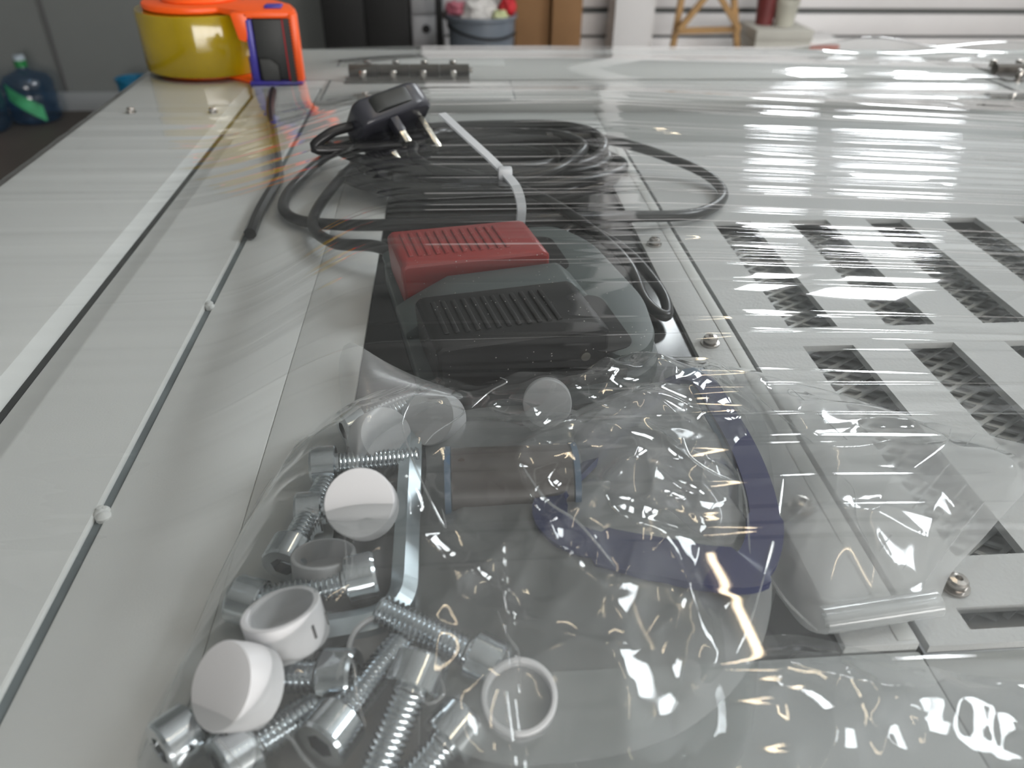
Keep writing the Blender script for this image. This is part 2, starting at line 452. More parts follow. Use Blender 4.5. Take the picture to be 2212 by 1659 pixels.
holes.append((134.8, 620, 121.5, 128.8))
tb(plate_holes(121.0, 660, 117, 541, -2.4, 0.4, holes), 'slotted_panel', M_PLATE)
tb(MB().box(119.3, 121, 117, 541, -12, -3.5), 'panel_gap', M_DARK)
tb(MB().box(121, 660, 117, 541, -26, -11.5), 'vent_tray', pmat('vent_tray_grey', (0.66, 0.67, 0.67), 0.7, vary=0.2, vscale=30))
grid = MB()
for s in (-1, 1):
    c = -300.0
    while c < 1200:
        # diagonal bars of the expanded mesh: y = s*0.62*(x) + c
        xa, xb = 126, 655
        pts = []
        for x in (xa, xb): pts.append((x, s * 0.62 * (x - 390) + c))
        (x0, y0), (x1, y1) = pts
        lo, hi = 132, 405
        def clip(x0, y0, x1, y1):
            t0, t1 = 0, 1; dy = y1 - y0
            ta, tb_ = (lo - y0) / dy, (hi - y0) / dy
            t0, t1 = max(0, min(ta, tb_)), min(1, max(ta, tb_))
            if t1 <= t0: return None
            return (x0 + (x1 - x0) * t0, y0 + dy * t0, x0 + (x1 - x0) * t1, y0 + dy * t1)
        q = clip(x0, y0, x1, y1)
        if q: grid.tube([(q[0], q[1], -9.5 + .3 * s), (q[2], q[3], -9.5 + .3 * s)], 0, flat=(.85, .5), ngon=4)
        c += 7.5
g = tb(grid, 'vent_mesh', M_GREYM); g['kind'] = 'stuff'
tb(MB().box(119.4, 660, YF, 116.6, -14, -2.0), 'front_panel', M_RAILSHADE, bevel=.6)
tb(MB().box(660.5, XRE - 3, YF, 700, -14, 0), 'lid_rail', M_WHITE, bevel=1)
# rear strips with their seams
tb(MB().box(119.2, 660, 541.5, 648, -14, -7), 'rear_rail', M_RAILSHADE, bevel=.8)
tb(MB().box(-111, 660, 650, 676, -12, 1.6), 'rear_strip', M_WHITE, bevel=.8)
tb(MB().box(-111, 660, 677, 699.5, -12, 1.0), 'rear_strip', M_WHITE, bevel=.8)
tb(MB().box(-111, 660, 700, 721.5, -12, 1.2), 'rear_strip', M_WHITE, bevel=.8)
tb(MB().box(-172, XRE - 3, 728, YBK, -14, 1.0), 'rear_beam', M_WHITE, bevel=1.2)
tb(MB().box(-172, -111.5, 700.5, 727, -14, .4), 'rear_beam', M_WHITE, bevel=.8)
tb(MB().box(-172, 660, 721.6, 727.9, -13, -8), 'rear_gap', M_DARK)

# screws (washer + pan head)
scr_mesh = MB().lathe([(0, 0), (4.0, 0), (4.0, .9), (2.6, 1.0), (2.9, 1.4), (3.0, 3.0), (2.5, 3.7), (1.1, 3.9), (.9, 3.0), (0, 3.0)], 18).mesh('screw', M_NICKEL, smooth=True, sharp=30)
for (px, py) in ((1413, 529), (1533, 743), (1728, 1100), (2062, 1268), (283, 242), (460, 242)):
    x, y, _ = U(px, py, 0.5)
    s_ = link('screw', scr_mesh, mach); s_.location = (x / 1000, y / 1000, T + (.0006 if x > -100 and x < 120 else .0004 if x > 0 else 0))
s_ = link('screw', scr_mesh, mach); s_.location = (.1085, .475, T + .0006)

# hinges
def hinge(xc, parent):
    h = tb(MB().box(xc - 56, xc + 54, 708, 727, 1.8, 3.4), 'hinge', M_HINGE, bevel=.3)
    MB().box(xc - 50, xc + 52, 742, 778, 1.2, 2.8).obj('hinge_leaf', M_HINGE, h, bevel=.3)
    for k in range(4):
        a = xc - 54 + 27.2 * k
        MB().cyl((a, 735, 7.0), (a + 26.4, 735, 7.0), 5.4, seg=20).obj('knuckle', M_HINGE, h, smooth=True)
        MB().box(a + 1, a + 26, 726 if k % 2 else 735, 735 if k % 2 else 744, 1.9, 3.6).obj('knuckle_web', M_HINGE, h)
    MB().cyl((xc + 54, 735, 7.0), (xc + 57, 735, 7.0), 2.4, seg=14).obj('hinge_pin', M_NICKEL, h, smooth=True)
    for k in range(4):
        for yy, zz in ((717.5, 3.4), (760, 2.8)):
            q = link('hinge_screw', hs_mesh, h); q.location = ((xc - 40 + 26.5 * k) / 1000, yy / 1000, zz / 1000)
    return h
hs_mesh = MB().lathe([(0, 0), (3.2, 0), (3.2, .8), (2.4, .9), (2.4, 3.2), (3.4, 3.3), (3.4, 6.5), (2.6, 7.6), (0, 7.8)], 14).mesh('hinge_screw', M_NICKEL, smooth=True, sharp=30)
hinge(-37.5, mach); hinge(572, mach)
# the plates let into the rear strips around each hinge
for (a, b) in ((-106, 52), (505, 640)):
    m = MB().prism_v([(a, 1.7), (a, 1.72), (b, 1.72), (b, 1.7)], 0, 1)
    tb(MB().box(a, b, 657, 707, 1.2, 2.2), 'hinge_plate', M_WHITE, bevel=.5)
    tb(MB().box(a, b, 779, 812, .8, 1.6), 'hinge_plate', M_WHITE, bevel=.4)
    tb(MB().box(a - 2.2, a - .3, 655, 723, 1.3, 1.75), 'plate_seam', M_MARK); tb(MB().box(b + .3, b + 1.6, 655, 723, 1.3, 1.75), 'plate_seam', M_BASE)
    tb(MB().box(a + 4, b - 3, 652.4, 656.2, 1.3, 1.9), 'plate_seam', M_RUBBER)
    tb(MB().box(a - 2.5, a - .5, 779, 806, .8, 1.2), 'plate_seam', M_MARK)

# ================================================================== FOOT PEDAL
ped = thing('foot_pedal', 'grey double foot switch with a red and a black pedal under clear film', 'foot pedal', top(20, 285, 0), math.radians(13))
base = rpoly([(-46, -60), (34, -62), (48, -52), (57, -20), (57, 40), (48, 66), (-42, 68)], 12)
MB().prism(base, 0.4, 9).obj('base', M_HOUS, ped, bevel=1.2)
MB().prism(rpoly([(25, -58), (38, -57), (48, -46), (56, -18), (56, 40), (46, 64), (25, 66)], 9), 8.5, 17.5).obj('end_housing', M_HOUS, ped, bevel=2.0)
MB().prism_v([(-45, 8.5), (-45, 12), (-40, 15), (-22, 23.5), (27, 23.5), (34, 17), (34, 8.5)], -11.5, 12.5).obj('centre_ridge', M_HOUS, ped, bevel=1.6)
MB().prism_v([(-42, 8.5), (-42, 12), (-30, 17), (28, 17), (28, 8.5)], 53.5, 66).obj('rear_ridge', M_HOUS, ped, bevel=1.5)
MB().prism(rpoly([(-43, -61), (30, -61), (30, -53.5), (-43, -53.5)], 2), 8.5, 13).obj('front_skirt', M_BLKPED, ped, bevel=.8)
for v0, v1 in ((-55, -9), (13, 53)):
    MB().prism(rpoly([(19, v0), (36, v0 + 2), (38, v1 - 2), (19, v1)], 7), 17.3, 17.8).obj('pedal_well_shade', M_BLKPED, ped)  # flat dark patch standing in for a shaded recess
rib = MB().box(-.9, .9, -12, 12, 0, .9).mesh('rib', M_BLKPED, bevel=.3)
ribr = MB().box(-.9, .9, -12, 12, 0, .9).mesh('rib', M_RED, bevel=.3)
def pedal(name, v0, v1, mat, rmesh, lab):
    p = MB().prism_v([(-40, 9.2), (-41, 27), (-38.5, 29), (22, 28), (25, 26), (25, 12), (20, 9.2)], v0, v1).obj(name, mat, ped, bevel=1.6, sharp=20)
    p['label'] = lab
    for k in range(12):
        r_ = link('rib', rmesh, p); u = -35 + 3.9 * k
        r_.location = (u / 1000, (v0 + v1) / 2000 + .001, (29.0 - .0165 * (u + 38) - .25) / 1000)
    return p
pr = pedal('pedal', 14.5, 51, M_RED, ribr, 'red ribbed pedal')
pb = pedal('pedal', -52.5, -13.5, M_BLKPED, rib, 'black ribbed pedal')
MB().cyl((15, -52.3, 17), (15, -54.2, 17), 1.9, seg=14).obj('pivot_pin', M_PRONG, ped, smooth=True)
MB().cyl((14, 52, 23), (14, 53.5, 23), 1.9, seg=14).obj('pivot_pin', M_PRONG, ped, smooth=True)
fc = spline([(-32, 62, 10), (-44, 74, 12), (-62, 92, 8), (-70, 122, 6), (-60, 155, 8), (-36, 190, 14), (0, 212, 18)], 10)
MB().tube(fc, 3.0, seg=10).obj('pedal_cord', M_CABLE, ped, smooth=True)
fc2 = spline([(46, 60, 12), (60, 64, 14), (74, 40, 10), (76, 5, 6), (70, -14, 4), (64, -4, 7), (66, 30, 14), (50, 90, 20), (20, 140, 20)], 10)
MB().tube(fc2, 2.6, seg=10).obj('pedal_cord', M_CABLE, ped, smooth=True)

# ================================================================== POWER CORD WITH PLUG
cordroot = thing('power_cord', 'black coiled mains cord with a three pin plug, tied by a nylon tie', 'power cord', top(20, 480, 0))
pts = []
# stray outer loop first, then the coil
ox, oy = 20, 480
for (px, py, z) in ((1180, 296, 22), (1300, 300, 20), (1430, 335, 14), (1530, 380, 6), (1562, 425, 4), (1500, 462, 6), (1350, 468, 10), (1150, 474, 16), (900, 484, 12), (740, 486, 6), (640, 474, 4), (612, 440, 4), (650, 385, 5), (720, 330, 8), (800, 318, 14)):
    x, y, _ = U(px, py, z); pts.append((x - ox, y - oy, z))
NT = 9
for k in range(NT * 14):
    a = 2.6 + 2 * math.pi * k / 14 * -1
    tn = k // 14
    rx = 66 + 18 * math.sin(tn * 2.1) + 4 * random.random(); ry = 36 + 14 * math.cos(tn * 1.7) + 3 * random.random()
    pts.append((rx * math.cos(a) + 8 * math.sin(tn * 3.3) - 2, ry * math.sin(a) + 8 * math.cos(tn * 2.7) - 14, 4.5 + (tn * 2.3) + 2.5 * math.sin(a * 2 + tn)))
p_ax = Vector((0.50, -0.56, -0.66)).normalized()
e1 = Vector((0.84, 0.20, 0.44)); e1 = (e1 - p_ax * e1.dot(p_ax)).normalized()
e2 = e1.cross(p_ax)
s_ax = (e1 * math.cos(math.radians(30)) + e2 * math.sin(math.radians(30))).normalized()
t_ax = s_ax.cross(p_ax)
PO = Vector(U(858, 275, 32)) - Vector((ox, oy, 0))
ce = PO - s_ax * 27 - p_ax * 10
pts += [tuple(ce - s_ax * 30 + Vector((6, 4, -6))), tuple(ce - s_ax * 14), tuple(ce)]
MB().tube(spline([(q[0], q[1], max(q[2], 3.6)) for q in pts], 6), 3.1, seg=10).obj('cable', M_CABLE, cordroot, smooth=True)
def PL(m, org):
    m.v = [tuple(org + s_ax * v[0] + t_ax * v[1] + p_ax * v[2]) for v in m.v]; return m
PL(MB().prism(rpoly([(-26, -15), (14, -18), (23, -12), (23, 12), (14, 18), (-26, 15)], 8), -17, 0), PO).obj('plug_body', M_PLUG, cordroot, bevel=3.0, bseg=3)
PL(MB().prism(rpoly([(-18, -19), (8, -19), (14, -13), (14, 13), (8, 19), (-18, 19)], 9), -14.5, -4), PO).obj('plug_grip', M_BLACKR, cordroot, bevel=1.5)
PL(MB().box(14, 18, -4, 4, 0, 22.5), PO).obj('prong', M_PRONG, cordroot, bevel=.7)
for sgn in (-1, 1):
    q = PL(MB().box(-9, -4.5, sgn * 11 - 3.2, sgn * 11 + 3.2, 0, 17.5), PO).obj('prong', M_PRONG, cordroot, bevel=.6)
    PL(MB().box(-9.4, -4.1, sgn * 11 - 3.6, sgn * 11 + 3.6, 0, 10), PO).obj('prong_sleeve', M_PLUG, q, bevel=.4)
# zip tie
def up_(px, py, z, o=(0, 0)): 
    x, y, _ = U(px, py, z); return (x - o[0], y - o[1], z)
tie = thing('cable_tie', 'white translucent nylon cable tie strapped around the black cord', 'cable tie', top(40, 440, 0))
to = (40, 440)
tail = spline([up_(955, 246, 52, to), up_(1010, 297, 46, to), up_(1060, 343, 40, to), up_(1090, 374, 36, to)], 8)
MB().tube(tail, 0, flat=(2.3, .6), ngon=4).obj('tail', M_TIE, tie)
hx, hy, hz = up_(1091, 375, 36, to)
MB().box(hx - 3.6, hx + 3.6, hy - 3, hy + 3, hz - 2.6, hz + 3.2).obj('head', M_TIE, tie, bevel=1)
band = spline([(hx, hy, hz), up_(1115, 405, 34, to), up_(1126, 445, 26, to), up_(1124, 485, 16, to), up_(1122, 520, 4, to)], 8)
MB().tube(band, 0, flat=(2.4, .6), ngon=4).obj('band', M_TIE, tie)
# short black cord along the rail
o_ = (-130, 560)
sc_ = thing('black_cable', 'short thin black cord hanging from the tape cutter along the white rail', 'cord', top(-130, 560, 0))
MB().tube(spline([up_(590, 196, 4, o_), up_(584, 232, 4, o_), up_(590, 285, 3.6, o_), up_(598, 340, 3.6, o_), up_(600, 385, 3.6, o_), up_(575, 430, 3.6, o_), up_(556, 465, 3.5, o_), up_(540, 505, 3.5, o_)], 8), 3.3, seg=8).obj('cord', M_CABLE, sc_, smooth=True)

# ================================================================== TAPE CUTTER
gun = thing('tape_dispenser', 'orange and blue hand tape cutter loaded with a roll of yellow packing tape', 'tape dispenser', top(-222, 776, 1))
MB().lathe([(37, 3), (56.5, 3), (57, 4), (57, 51), (56.5, 52), (37, 52)], 64).obj('tape_roll', M_YELLOW, gun, smooth=True, sharp=30)
MB().lathe([(36.8, 2), (36.8, 53), (34.5, 53), (34.5, 2), (36.8, 2)], 48).obj('tape_core', pmat('card_core', (.35, .25, .14), .8), gun, smooth=True, sharp=30)
def circ(r, a0, a1, n, cx=0, cy=0): return [(cx + r * math.cos(math.radians(a0 + (a1 - a0) * k / n)), cy + r * math.sin(math.radians(a0 + (a1 - a0) * k / n))) for k in range(n + 1)]
armtop = circ(50, -60, -330, 34) + [(60, 8), (84, -26), (92, -50), (92, -66), (50, -66), (38, -54)]
MB().prism(armtop, 52.5, 58).obj('top_frame', M_ORANGE, gun, bevel=1.8)
MB().prism(circ(46, -60, -330, 30) + [(60, 6), (84, -28), (91, -50), (91, -64), (50, -64), (36, -52)], 0, 2.6).obj('bottom_frame', M_ORANGE, gun, bevel=.8)
MB().box(48, 93, -69, -50, 0, 3.2).obj('cutter_base', M_PURPLE, gun, bevel=.8)
MB().lathe([(0.1, 56), (30, 56), (33, 59), (30, 62), (12, 62.5), (0.1, 62)], 40).obj('hub', M_ORANGE, gun, smooth=True, sharp=30)
MB().prism([(66, -52), (80, -52), (80, -40), (66, -40)], 58, 60.5).obj('top_insert', M_PURPLE, gun, bevel=.8)
MB().box(87.5, 94, -68, -56, 2, 57).obj('cutter_bar', M_ORANGE, gun, bevel=1.8)
MB().prism_v([(44, 36), (50, 34), (53, 40), (54, 57), (40, 57), (42, 46)], -66, -60).obj('guide_tab', M_ORANGE, gun, bevel=1.2)
MB().box(51, 56.5, -66, -58, 2, 52).obj('inner_post', M_PURPLE, gun, bevel=1)
MB().cyl((54, -54, 2), (54, -54, 20), 7, seg=20).obj('inner_roller', M_PURPLE, gun, smooth=True)
MB().box(57, 83, -64, -58, 3, 52).obj('wiper', M_BLACKR, gun, bevel=1)
MB().prism_v([(60, 3), (74, 3), (74, 16), (68, 21), (59, 21)], -67, -64).obj('wiper_flap', pmat('dark_grey_rubber', (.05, .052, .05), .6), gun, bevel=.6)
MB().box(81.5, 84.5, -66, -60, 3, 52).obj('blade_guard', M_TAPERED, gun, bevel=.4)
bp = [(83.6, 3)]
for k in range(20): bp += [(87.4, 3 + k * 2.5), (89.4, 4.25 + k * 2.5)]
bp += [(87.4, 53), (83.6, 53)]
MB().prism_v(bp, -70.2, -68.2).obj('blade', M_BLADE, gun)

# ================================================================== BOLTS
TH = [(0, 0), (3.2, 0)]
z = .6
while z < 25:
    TH += [(4.0, z + .35), (4.0, z + .5), (3.15, z + .95)]; z += 1.4
TH += [(4.0, 25.2), (4.0, 27)]
bolt_thread = MB().lathe(TH, 20).mesh('threaded_shank', M_ZINC, smooth=True, sharp=60)
def head_mesh():
    mb = MB(); n = 36
    prof = [(4.0, 26.2), (6.1, 26.2), (6.5, 26.6), (6.5, 33.4), (5.9, 34.2)]
    mb.lathe(prof, n)
    hexr = 3.45; v0 = len(mb.v)
    ring = []
    for j in range(n):
        a = 2 * math.pi * j / n; b = (a % (math.pi / 3)) - math.pi / 6
        r = hexr * math.cos(math.pi / 6) / math.cos(b); ring.append((r * math.cos(a), r * math.sin(a)))
    mb.v += [(x, y, 34.2) for x, y in ring] + [(x, y, 30.5) for x, y in ring]
    for j in range(n):
        k = (j + 1) % n
        mb.f.append((j * len(prof) + len(prof) - 1, k * len(prof) + len(prof) - 1, v0 + k, v0 + j))
        mb.f.append((v0 + j, v0 + k, v0 + n + k, v0 + n + j))
    mb.f.append(tuple(range(v0 + n, v0 + 2 * n)))
    return mb.mesh('bolt_head', M_ZINC, smooth=True, sharp=35)
bolt_head = head_mesh()
sock = MB().lathe([(0, 30.6), (2.9, 30.6)], 6).mesh('socket', M_SOCK)
def frame_to(p0, d):
    d = d.normalized(); a = d.orthogonal().normalized(); b = d.cross(a)
    m = Matrix((a, b, d)).transposed().to_4x4(); m.translation = p0; return m
def bolt(tip, head, label, scale=1.0):
    """tip and head as (px,py,z mm); bolt of true size laid from the head towards the tip"""
    a = Vector(U(*tip)) / 1000; b = Vector(U(*head)) / 1000
    d = (b - a).normalized()
    o0 = b - d * .0342 * scale
    t = thing('socket_bolt', label, 'bolt', group='zinc socket bolts in the clear bag', mw=Matrix.Translation((0, 0, T)) @ frame_to(o0, d) @ Matrix.Scale(scale, 4))
    link('threaded_shank', bolt_thread, t); link('bolt_head', bolt_head, t); link('socket', sock, t)
    return t
bolt((905, 1358, 12), (1082, 1446, 9), 'zinc socket bolt right of the hex key bend, head towards the open white cap')
bolt((838, 1612, 9), (918, 1420, 15), 'zinc socket bolt standing head up left of the rightmost white cap, threads pointing down')
bolt((815, 1455, 9), (690, 1612, 10), 'bright zinc socket bolt with its head at the bottom and threads rising right')
bolt((560, 1460, 7), (770, 1462, 10), 'zinc socket bolt lying crosswise just below the slotted white cap')
bolt((640, 1330, 6), (505, 1290, 8), 'zinc socket bolt head peeking out left of the slotted white cap')
bolt((520, 1500, 6), (345, 1622, 8), 'zinc socket bolt in the lower left corner of the bag, socket facing the viewer')
bolt((715, 1030, 8), (610, 1225, 7), 'zinc socket bolt along the left bag edge below the dark bolt heads')
bolt((650, 1280, 10), (815, 1240, 12), 'zinc socket bolt lying inside the bend of the hex key')
bolt((900, 868, 8), (740, 930, 7), 'zinc socket bolt at the top of the bag with its threads showing beside white caps')
bolt((790, 1000, 9), (672, 1010, 9), 'zinc socket bolt lying under the twisted neck of the bag')
bolt((760, 1100, 6), (640, 1110, 6), 'zinc socket bolt half hidden behind the round white cap')
bolt((610, 1570, 7), (470, 1660, 9), 'zinc socket bolt below the blank white cap at the picture bottom')
bolt((930, 1640, 5), (1010, 1545, 7), 'zinc socket bolt end glinting between the threads and the rightmost cap')

# ================================================================== WHITE CAPS
def capmesh(r, h, wall, floor):
    return MB().lathe([(0, 0), (r * .97, 0), (r, .5), (r, h - .3), (r - .3, h), (r - wall + .2, h), (r - wall, h - .3), (r - wall, floor), (0, floor)], 40).mesh('cap', M_CAPW, smooth=True, sharp=35)
cap_cup = capmesh(9.3, 9.5, 1.6, 2.0)
cap_low = capmesh(8.6, 7.0, 1.2, 1.4)
mk = MB().box(-.3, .3, -.15, .15, 0, 3.4).mesh('mould_mark', M_MARK)
def cap(pos, axis, label, mesh=cap_cup, marks=()):
    c = Vector(U(*pos)) / 1000 + Vector((0, 0, T))
    m = frame_to(c, Vector(axis))
    o = link('nylon_cup', mesh); o.matrix_world = m @ Matrix.Translation((0, 0, -.0045))
    tag(o, label, 'cap', 'white plastic caps in the clear bag')
    for a, zz in marks:
        q = link('mould_mark', mk, o); q.matrix_local = Matrix.Rotation(a, 4, 'Z') @ Matrix.Translation((0, -.0094, zz)) ; q['label'] = 'dark mould mark'
    return o
cap((782, 1090, 26), (.05, .62, -.78), 'round white cap showing its blank face beside the hex key')
cap((618, 1352, 20), (-.18, .30, .93), 'open white cap with dark mould marks, above the blank cap on the left', marks=((.2, .003), (.9, .002), (3.3, .005)))
cap((512, 1482, 20), (.52, .40, -.70), 'blank white cap lowest on the left, tipped on its side', marks=((1.1, .004),))
cap((1122, 1508, 12), (-.05, -.30, .93), 'open translucent white cap standing alone at the right of the bolts', cap_low)
cap((825, 1405, 8), (.1, -.55, .80), 'white ring cap half hidden behind two bolts below the hex key', cap_low)
cap((822, 945, 12), (-.5, .5, -.6), 'white cap at the top of the bag left of another, with a small mark', marks=((.4, .004),))
cap((940, 905, 14), (.4, .6, -.6), 'white cap at the top of the bag above the dark brown roll')
cap((1182, 868, 10), (.1, .8, -.4), 'small white cap at the far top edge behind the crumpled film', cap_low)
cap((700, 1212, 12), (.0, .3, .9), 'white cap seen edge on between the bolts left of the hex key', cap_low)

# ================================================================== HEX KEY
hk = thing('hex_key', 'large zinc plated hex key bent in an L, lying among the bolts', 'hex key', top(-20, 180, 0))
ho = (-20, 180)
A_ = up_(893, 868, 8, ho); Bc = up_(872, 1335, 9, ho); Ce = up_(560, 1388, 7, ho)
Av, Bv, Cv = Vector(A_), Vector(Bc), Vector(Ce)
r1 = 11
p1 = Bv + (Av - Bv).normalized() * r1; p2 = Bv + (Cv - Bv).normalized() * r1
path = [Av, Av.lerp(p1, .5), p1] + [p1 * ((1 - t) ** 2) + Bv * (2 * t * (1 - t)) + p2 * t * t for t in (.1, .2, .3, .4, .5, .6, .7, .8, .9)] + [p2, p2.lerp(Cv, .5), Cv]
MB().tube(path, 4.1, ngon=6).obj('shaft', M_ZINCB, hk)

# ================================================================== ROLLS IN THE PACKING FILM
# dark brown roll with blue rims lying on its side
x0, y0, _ = U(968, 1040, 14); x1, y1, _ = U(1238, 1030, 14)
rl = thing('tape_spool', 'short dark brown roll with blue rims lying inside the clear bag', 'spool', top((x0 + x1) / 2, (y0 + y1) / 2, 0))
hw = (x1 - x0) / 2
def lx(m, zc):       # lathe about the x axis
    m.v = [(v[2], v[0], v[1] + zc) for v in m.v]; return m
lx(MB().lathe([(9.5, -hw + 1.2), (11.5, -hw + 1.2), (11.5, hw - 1.2), (9.5, hw - 1.2)], 40), 12.2).obj('roll', M_BROWN, rl, smooth=True, sharp=30)
for s in (-1, 1):
    lx(MB().lathe([(7, s * hw - .9), (12, s * hw - .9), (12, s * hw + .9), (7, s * hw + .9), (7, s * hw - .9)], 40), 12.2).obj('rim', M_STEELBLUE, rl, smooth=True, sharp=30)
# broad blue band bent into a loop
bo = U(1420, 1050, 6)
lb = thing('blue_band_loop', 'wide dark blue plastic band bent into an oval loop under clear film', 'band', top(bo[0], bo[1], 0))
def bq(px, py, z):
    x, y, _ = U(px, py, z); return (x - bo[0], y - bo[1], z)
loop = [bq(1190, 1090, 15), bq(1215, 1150, 15), bq(1300, 1185, 15), bq(1420, 1208, 15), bq(1540, 1228, 15), bq(1620, 1225, 15), bq(1650, 1165, 15), bq(1645, 1080, 16), bq(1610, 980, 17), bq(1560, 890, 18), bq(1510, 820, 18), bq(1440, 830, 14), bq(1370, 900, 12), bq(1270, 1000, 13)]
LP_ = spline(loop, 8, closed=True); bm_ = MB().tube(LP_, 0, closed=True, flat=(5.6, 1.1), ngon=4)
bm_.v = [tuple(LP_[i // 4] + (Vector(v) - LP_[i // 4]) * (1.25 if 2 <= (i // 4) / 8 <= 5 else .75 if (i // 4) / 8 > 6.5 else .9)) for i, v in enumerate(bm_.v)]
bm_.obj('band', M_BLUE, lb, smooth=True, sharp=50)
loop2 = [bq(1498, 800, 17), bq(1535, 870, 17), bq(1575, 940, 16), bq(1622, 1015, 14)]
MB().tube(spline(loop2, 8), 0, flat=(4.6, 1.2), ngon=10).obj('tube_end', M_STEELBLUE, lb, smooth=True)

# ================================================================== BAGS AND FILM
def rmf(x, y, s, sx=1.0, sy=1.0, oct=3, seed=0.0):
    return noise.ridged_multi_fractal(Vector((x * s * sx + seed, y * s * sy - seed * .7, seed)), 1.0, 2.0, oct, 1.0, 2.0)
def sheet(name, poly, center, hfun, mat, amp, scale, seed, label, cat, nth=260, ns=110, stretch=(1, 1), edge_z=1.0, group=None, rough=0.34):
    """closed outline (mm) filled with a radial grid; hfun(x,y,s) height; amp crumple"""
    P = [Vector(p) for p in spline([(p[0], p[1], 0) for p in poly], 14, closed=True)]
    c = Vector((center[0], center[1], 0))
    n = len(P); L = [0]
    for i in range(n): L.append(L[-1] + (P[(i + 1) % n] - P[i]).length)
    bnd = []
    for k in range(nth):
        t = L[-1] * k / nth
        i = max(j for j in range(n) if L[j] <= t)
        f_ = (t - L[i]) / max(1e-6, L[i + 1] - L[i]); bnd.append(P[i].lerp(P[(i + 1) % n], f_))
    V = []; F = []
    for i in range(ns + 1):
        s = (i / ns) ** .75
        for k in range(nth):
            p = c.lerp(bnd[k], s if i else 1e-4)
            cr = rmf(p.x, p.y, scale, *stretch, 2, seed) - 1.0
            cr2 = rmf(p.x * .8 - p.y * .6 + 31, (p.x * .6 + p.y * .8) * .35 - 17, scale * 2.2, 1, 1, 1, seed + 3) - 1.0
            e = min(1.0, (1 - s) * 6)
            zz = hfun(p.x, p.y, s) + e * amp * (cr + rough * cr2)
            V.append((p.x - center[0], p.y - center[1], max(zz, edge_z * (.4 + .6 * s))))
    for i in range(ns):
        for k in range(nth):
            l = (k + 1) % nth
            F.append((i * nth + k, i * nth + l, (i + 1) * nth + l, (i + 1) * nth + k))
    mb = MB(); mb.v = V; mb.f = F
    o = mb.obj(name, mat, None, smooth=True, sharp=180)
    o.location = top(center[0], center[1], 0)
    if label: tag(o, label, cat, group)
    return o
def pz(l, z=1.0): return [U(px, py, z)[:2] for px, py in l]

bagpoly = pz([(300, 1640), (420, 1372), (482, 1232), (572, 1062), (640, 975), (700, 925), (800, 880), (900, 862), (1020, 850), (1140, 836), (1280, 840), (1350, 812), (1440, 788), (1540, 790), (1620, 840), (1690, 950), (1700, 1080), (1680, 1250), (1640, 1420), (1600, 1640), (1400, 1780), (900, 1820), (420, 1780)])
bag = sheet('hardware_bag', bagpoly, (5, 165), lambda x, y, s: 2 + 25 * (1 - s ** 5) - (8 * max(0, min(1, (140 - y) / 30)) * (1 if x > 10 else .4) * (1 - s ** 4)), M_BAG, 3.6, .036, 1.3,
            'clear plastic bag of zinc bolts and white caps lying on the machine lid', 'plastic bag', nth=360, ns=150)
inner = pz([(940, 900), (1150, 870), (1300, 900), (1500, 1000), (1650, 1180), (1650, 1380), (1500, 1560), (1250, 1640), (1000, 1620), (905, 1450), (900, 1200), (920, 1020)], 10)
inn = sheet('inner_haze', inner, (30, 165), lambda x, y, s: 9 + 6 * (1 - s ** 3), film_mat('inner_haze_film', haze=0.34, rough=0.08, gain=1.2, bumps=()), 2.6, .028, 21.0, None, None, nth=200, ns=70)  # milky layer added inside the bag to haze over the dark window
inn.parent = bag; inn.location = (.025, 0, 0)
# twisted neck of the bag, standing up at its far left corner
def fin(name, rows, mat, parent=None):
    """rows of pixel+height control points, lofted"""
    R_ = [spline([U(*p) for p in r], 8) for r in rows]
    G = []
    for k in range(len(R_[0])): G.append(spline([r[k] for r in R_], 6))
    V = []; F = []
    nu, nv = len(G), len(G[0])
    for a in range(nu):
        for b in range(nv): V.append(tuple(G[a][b]))
    for a in range(nu - 1):
        for b in range(nv - 1): F.append((a * nv + b, a * nv + b + 1, (a + 1) * nv + b + 1, (a + 1) * nv + b))
    mb = MB(); mb.v = V; mb.f = F; return mb
M_NECK = film_mat('bag_neck_film', haze=0.24, rough=0.25, gain=0.7, bumps=())
nk = fin('n', [[(757, 1085, 28), (752, 1000, 30), (738, 880, 34), (732, 790, 38), (742, 748, 40)],
               [(762, 1075, 30), (772, 980, 33), (778, 880, 37), (770, 800, 41), (766, 742, 42)],
               [(764, 1070, 28), (790, 960, 30), (850, 870, 34), (855, 820, 36), (830, 780, 37)],
               [(768, 1060, 25), (810, 950, 25), (930, 880, 26), (1000, 855, 25), (900, 815, 26)]], M_NECK)
nk.v = [(v[0] - 5, v[1] - 165, v[2]) for v in nk.v]
nk.obj('bag_neck', M_NECK, bag, smooth=True, sharp=180)

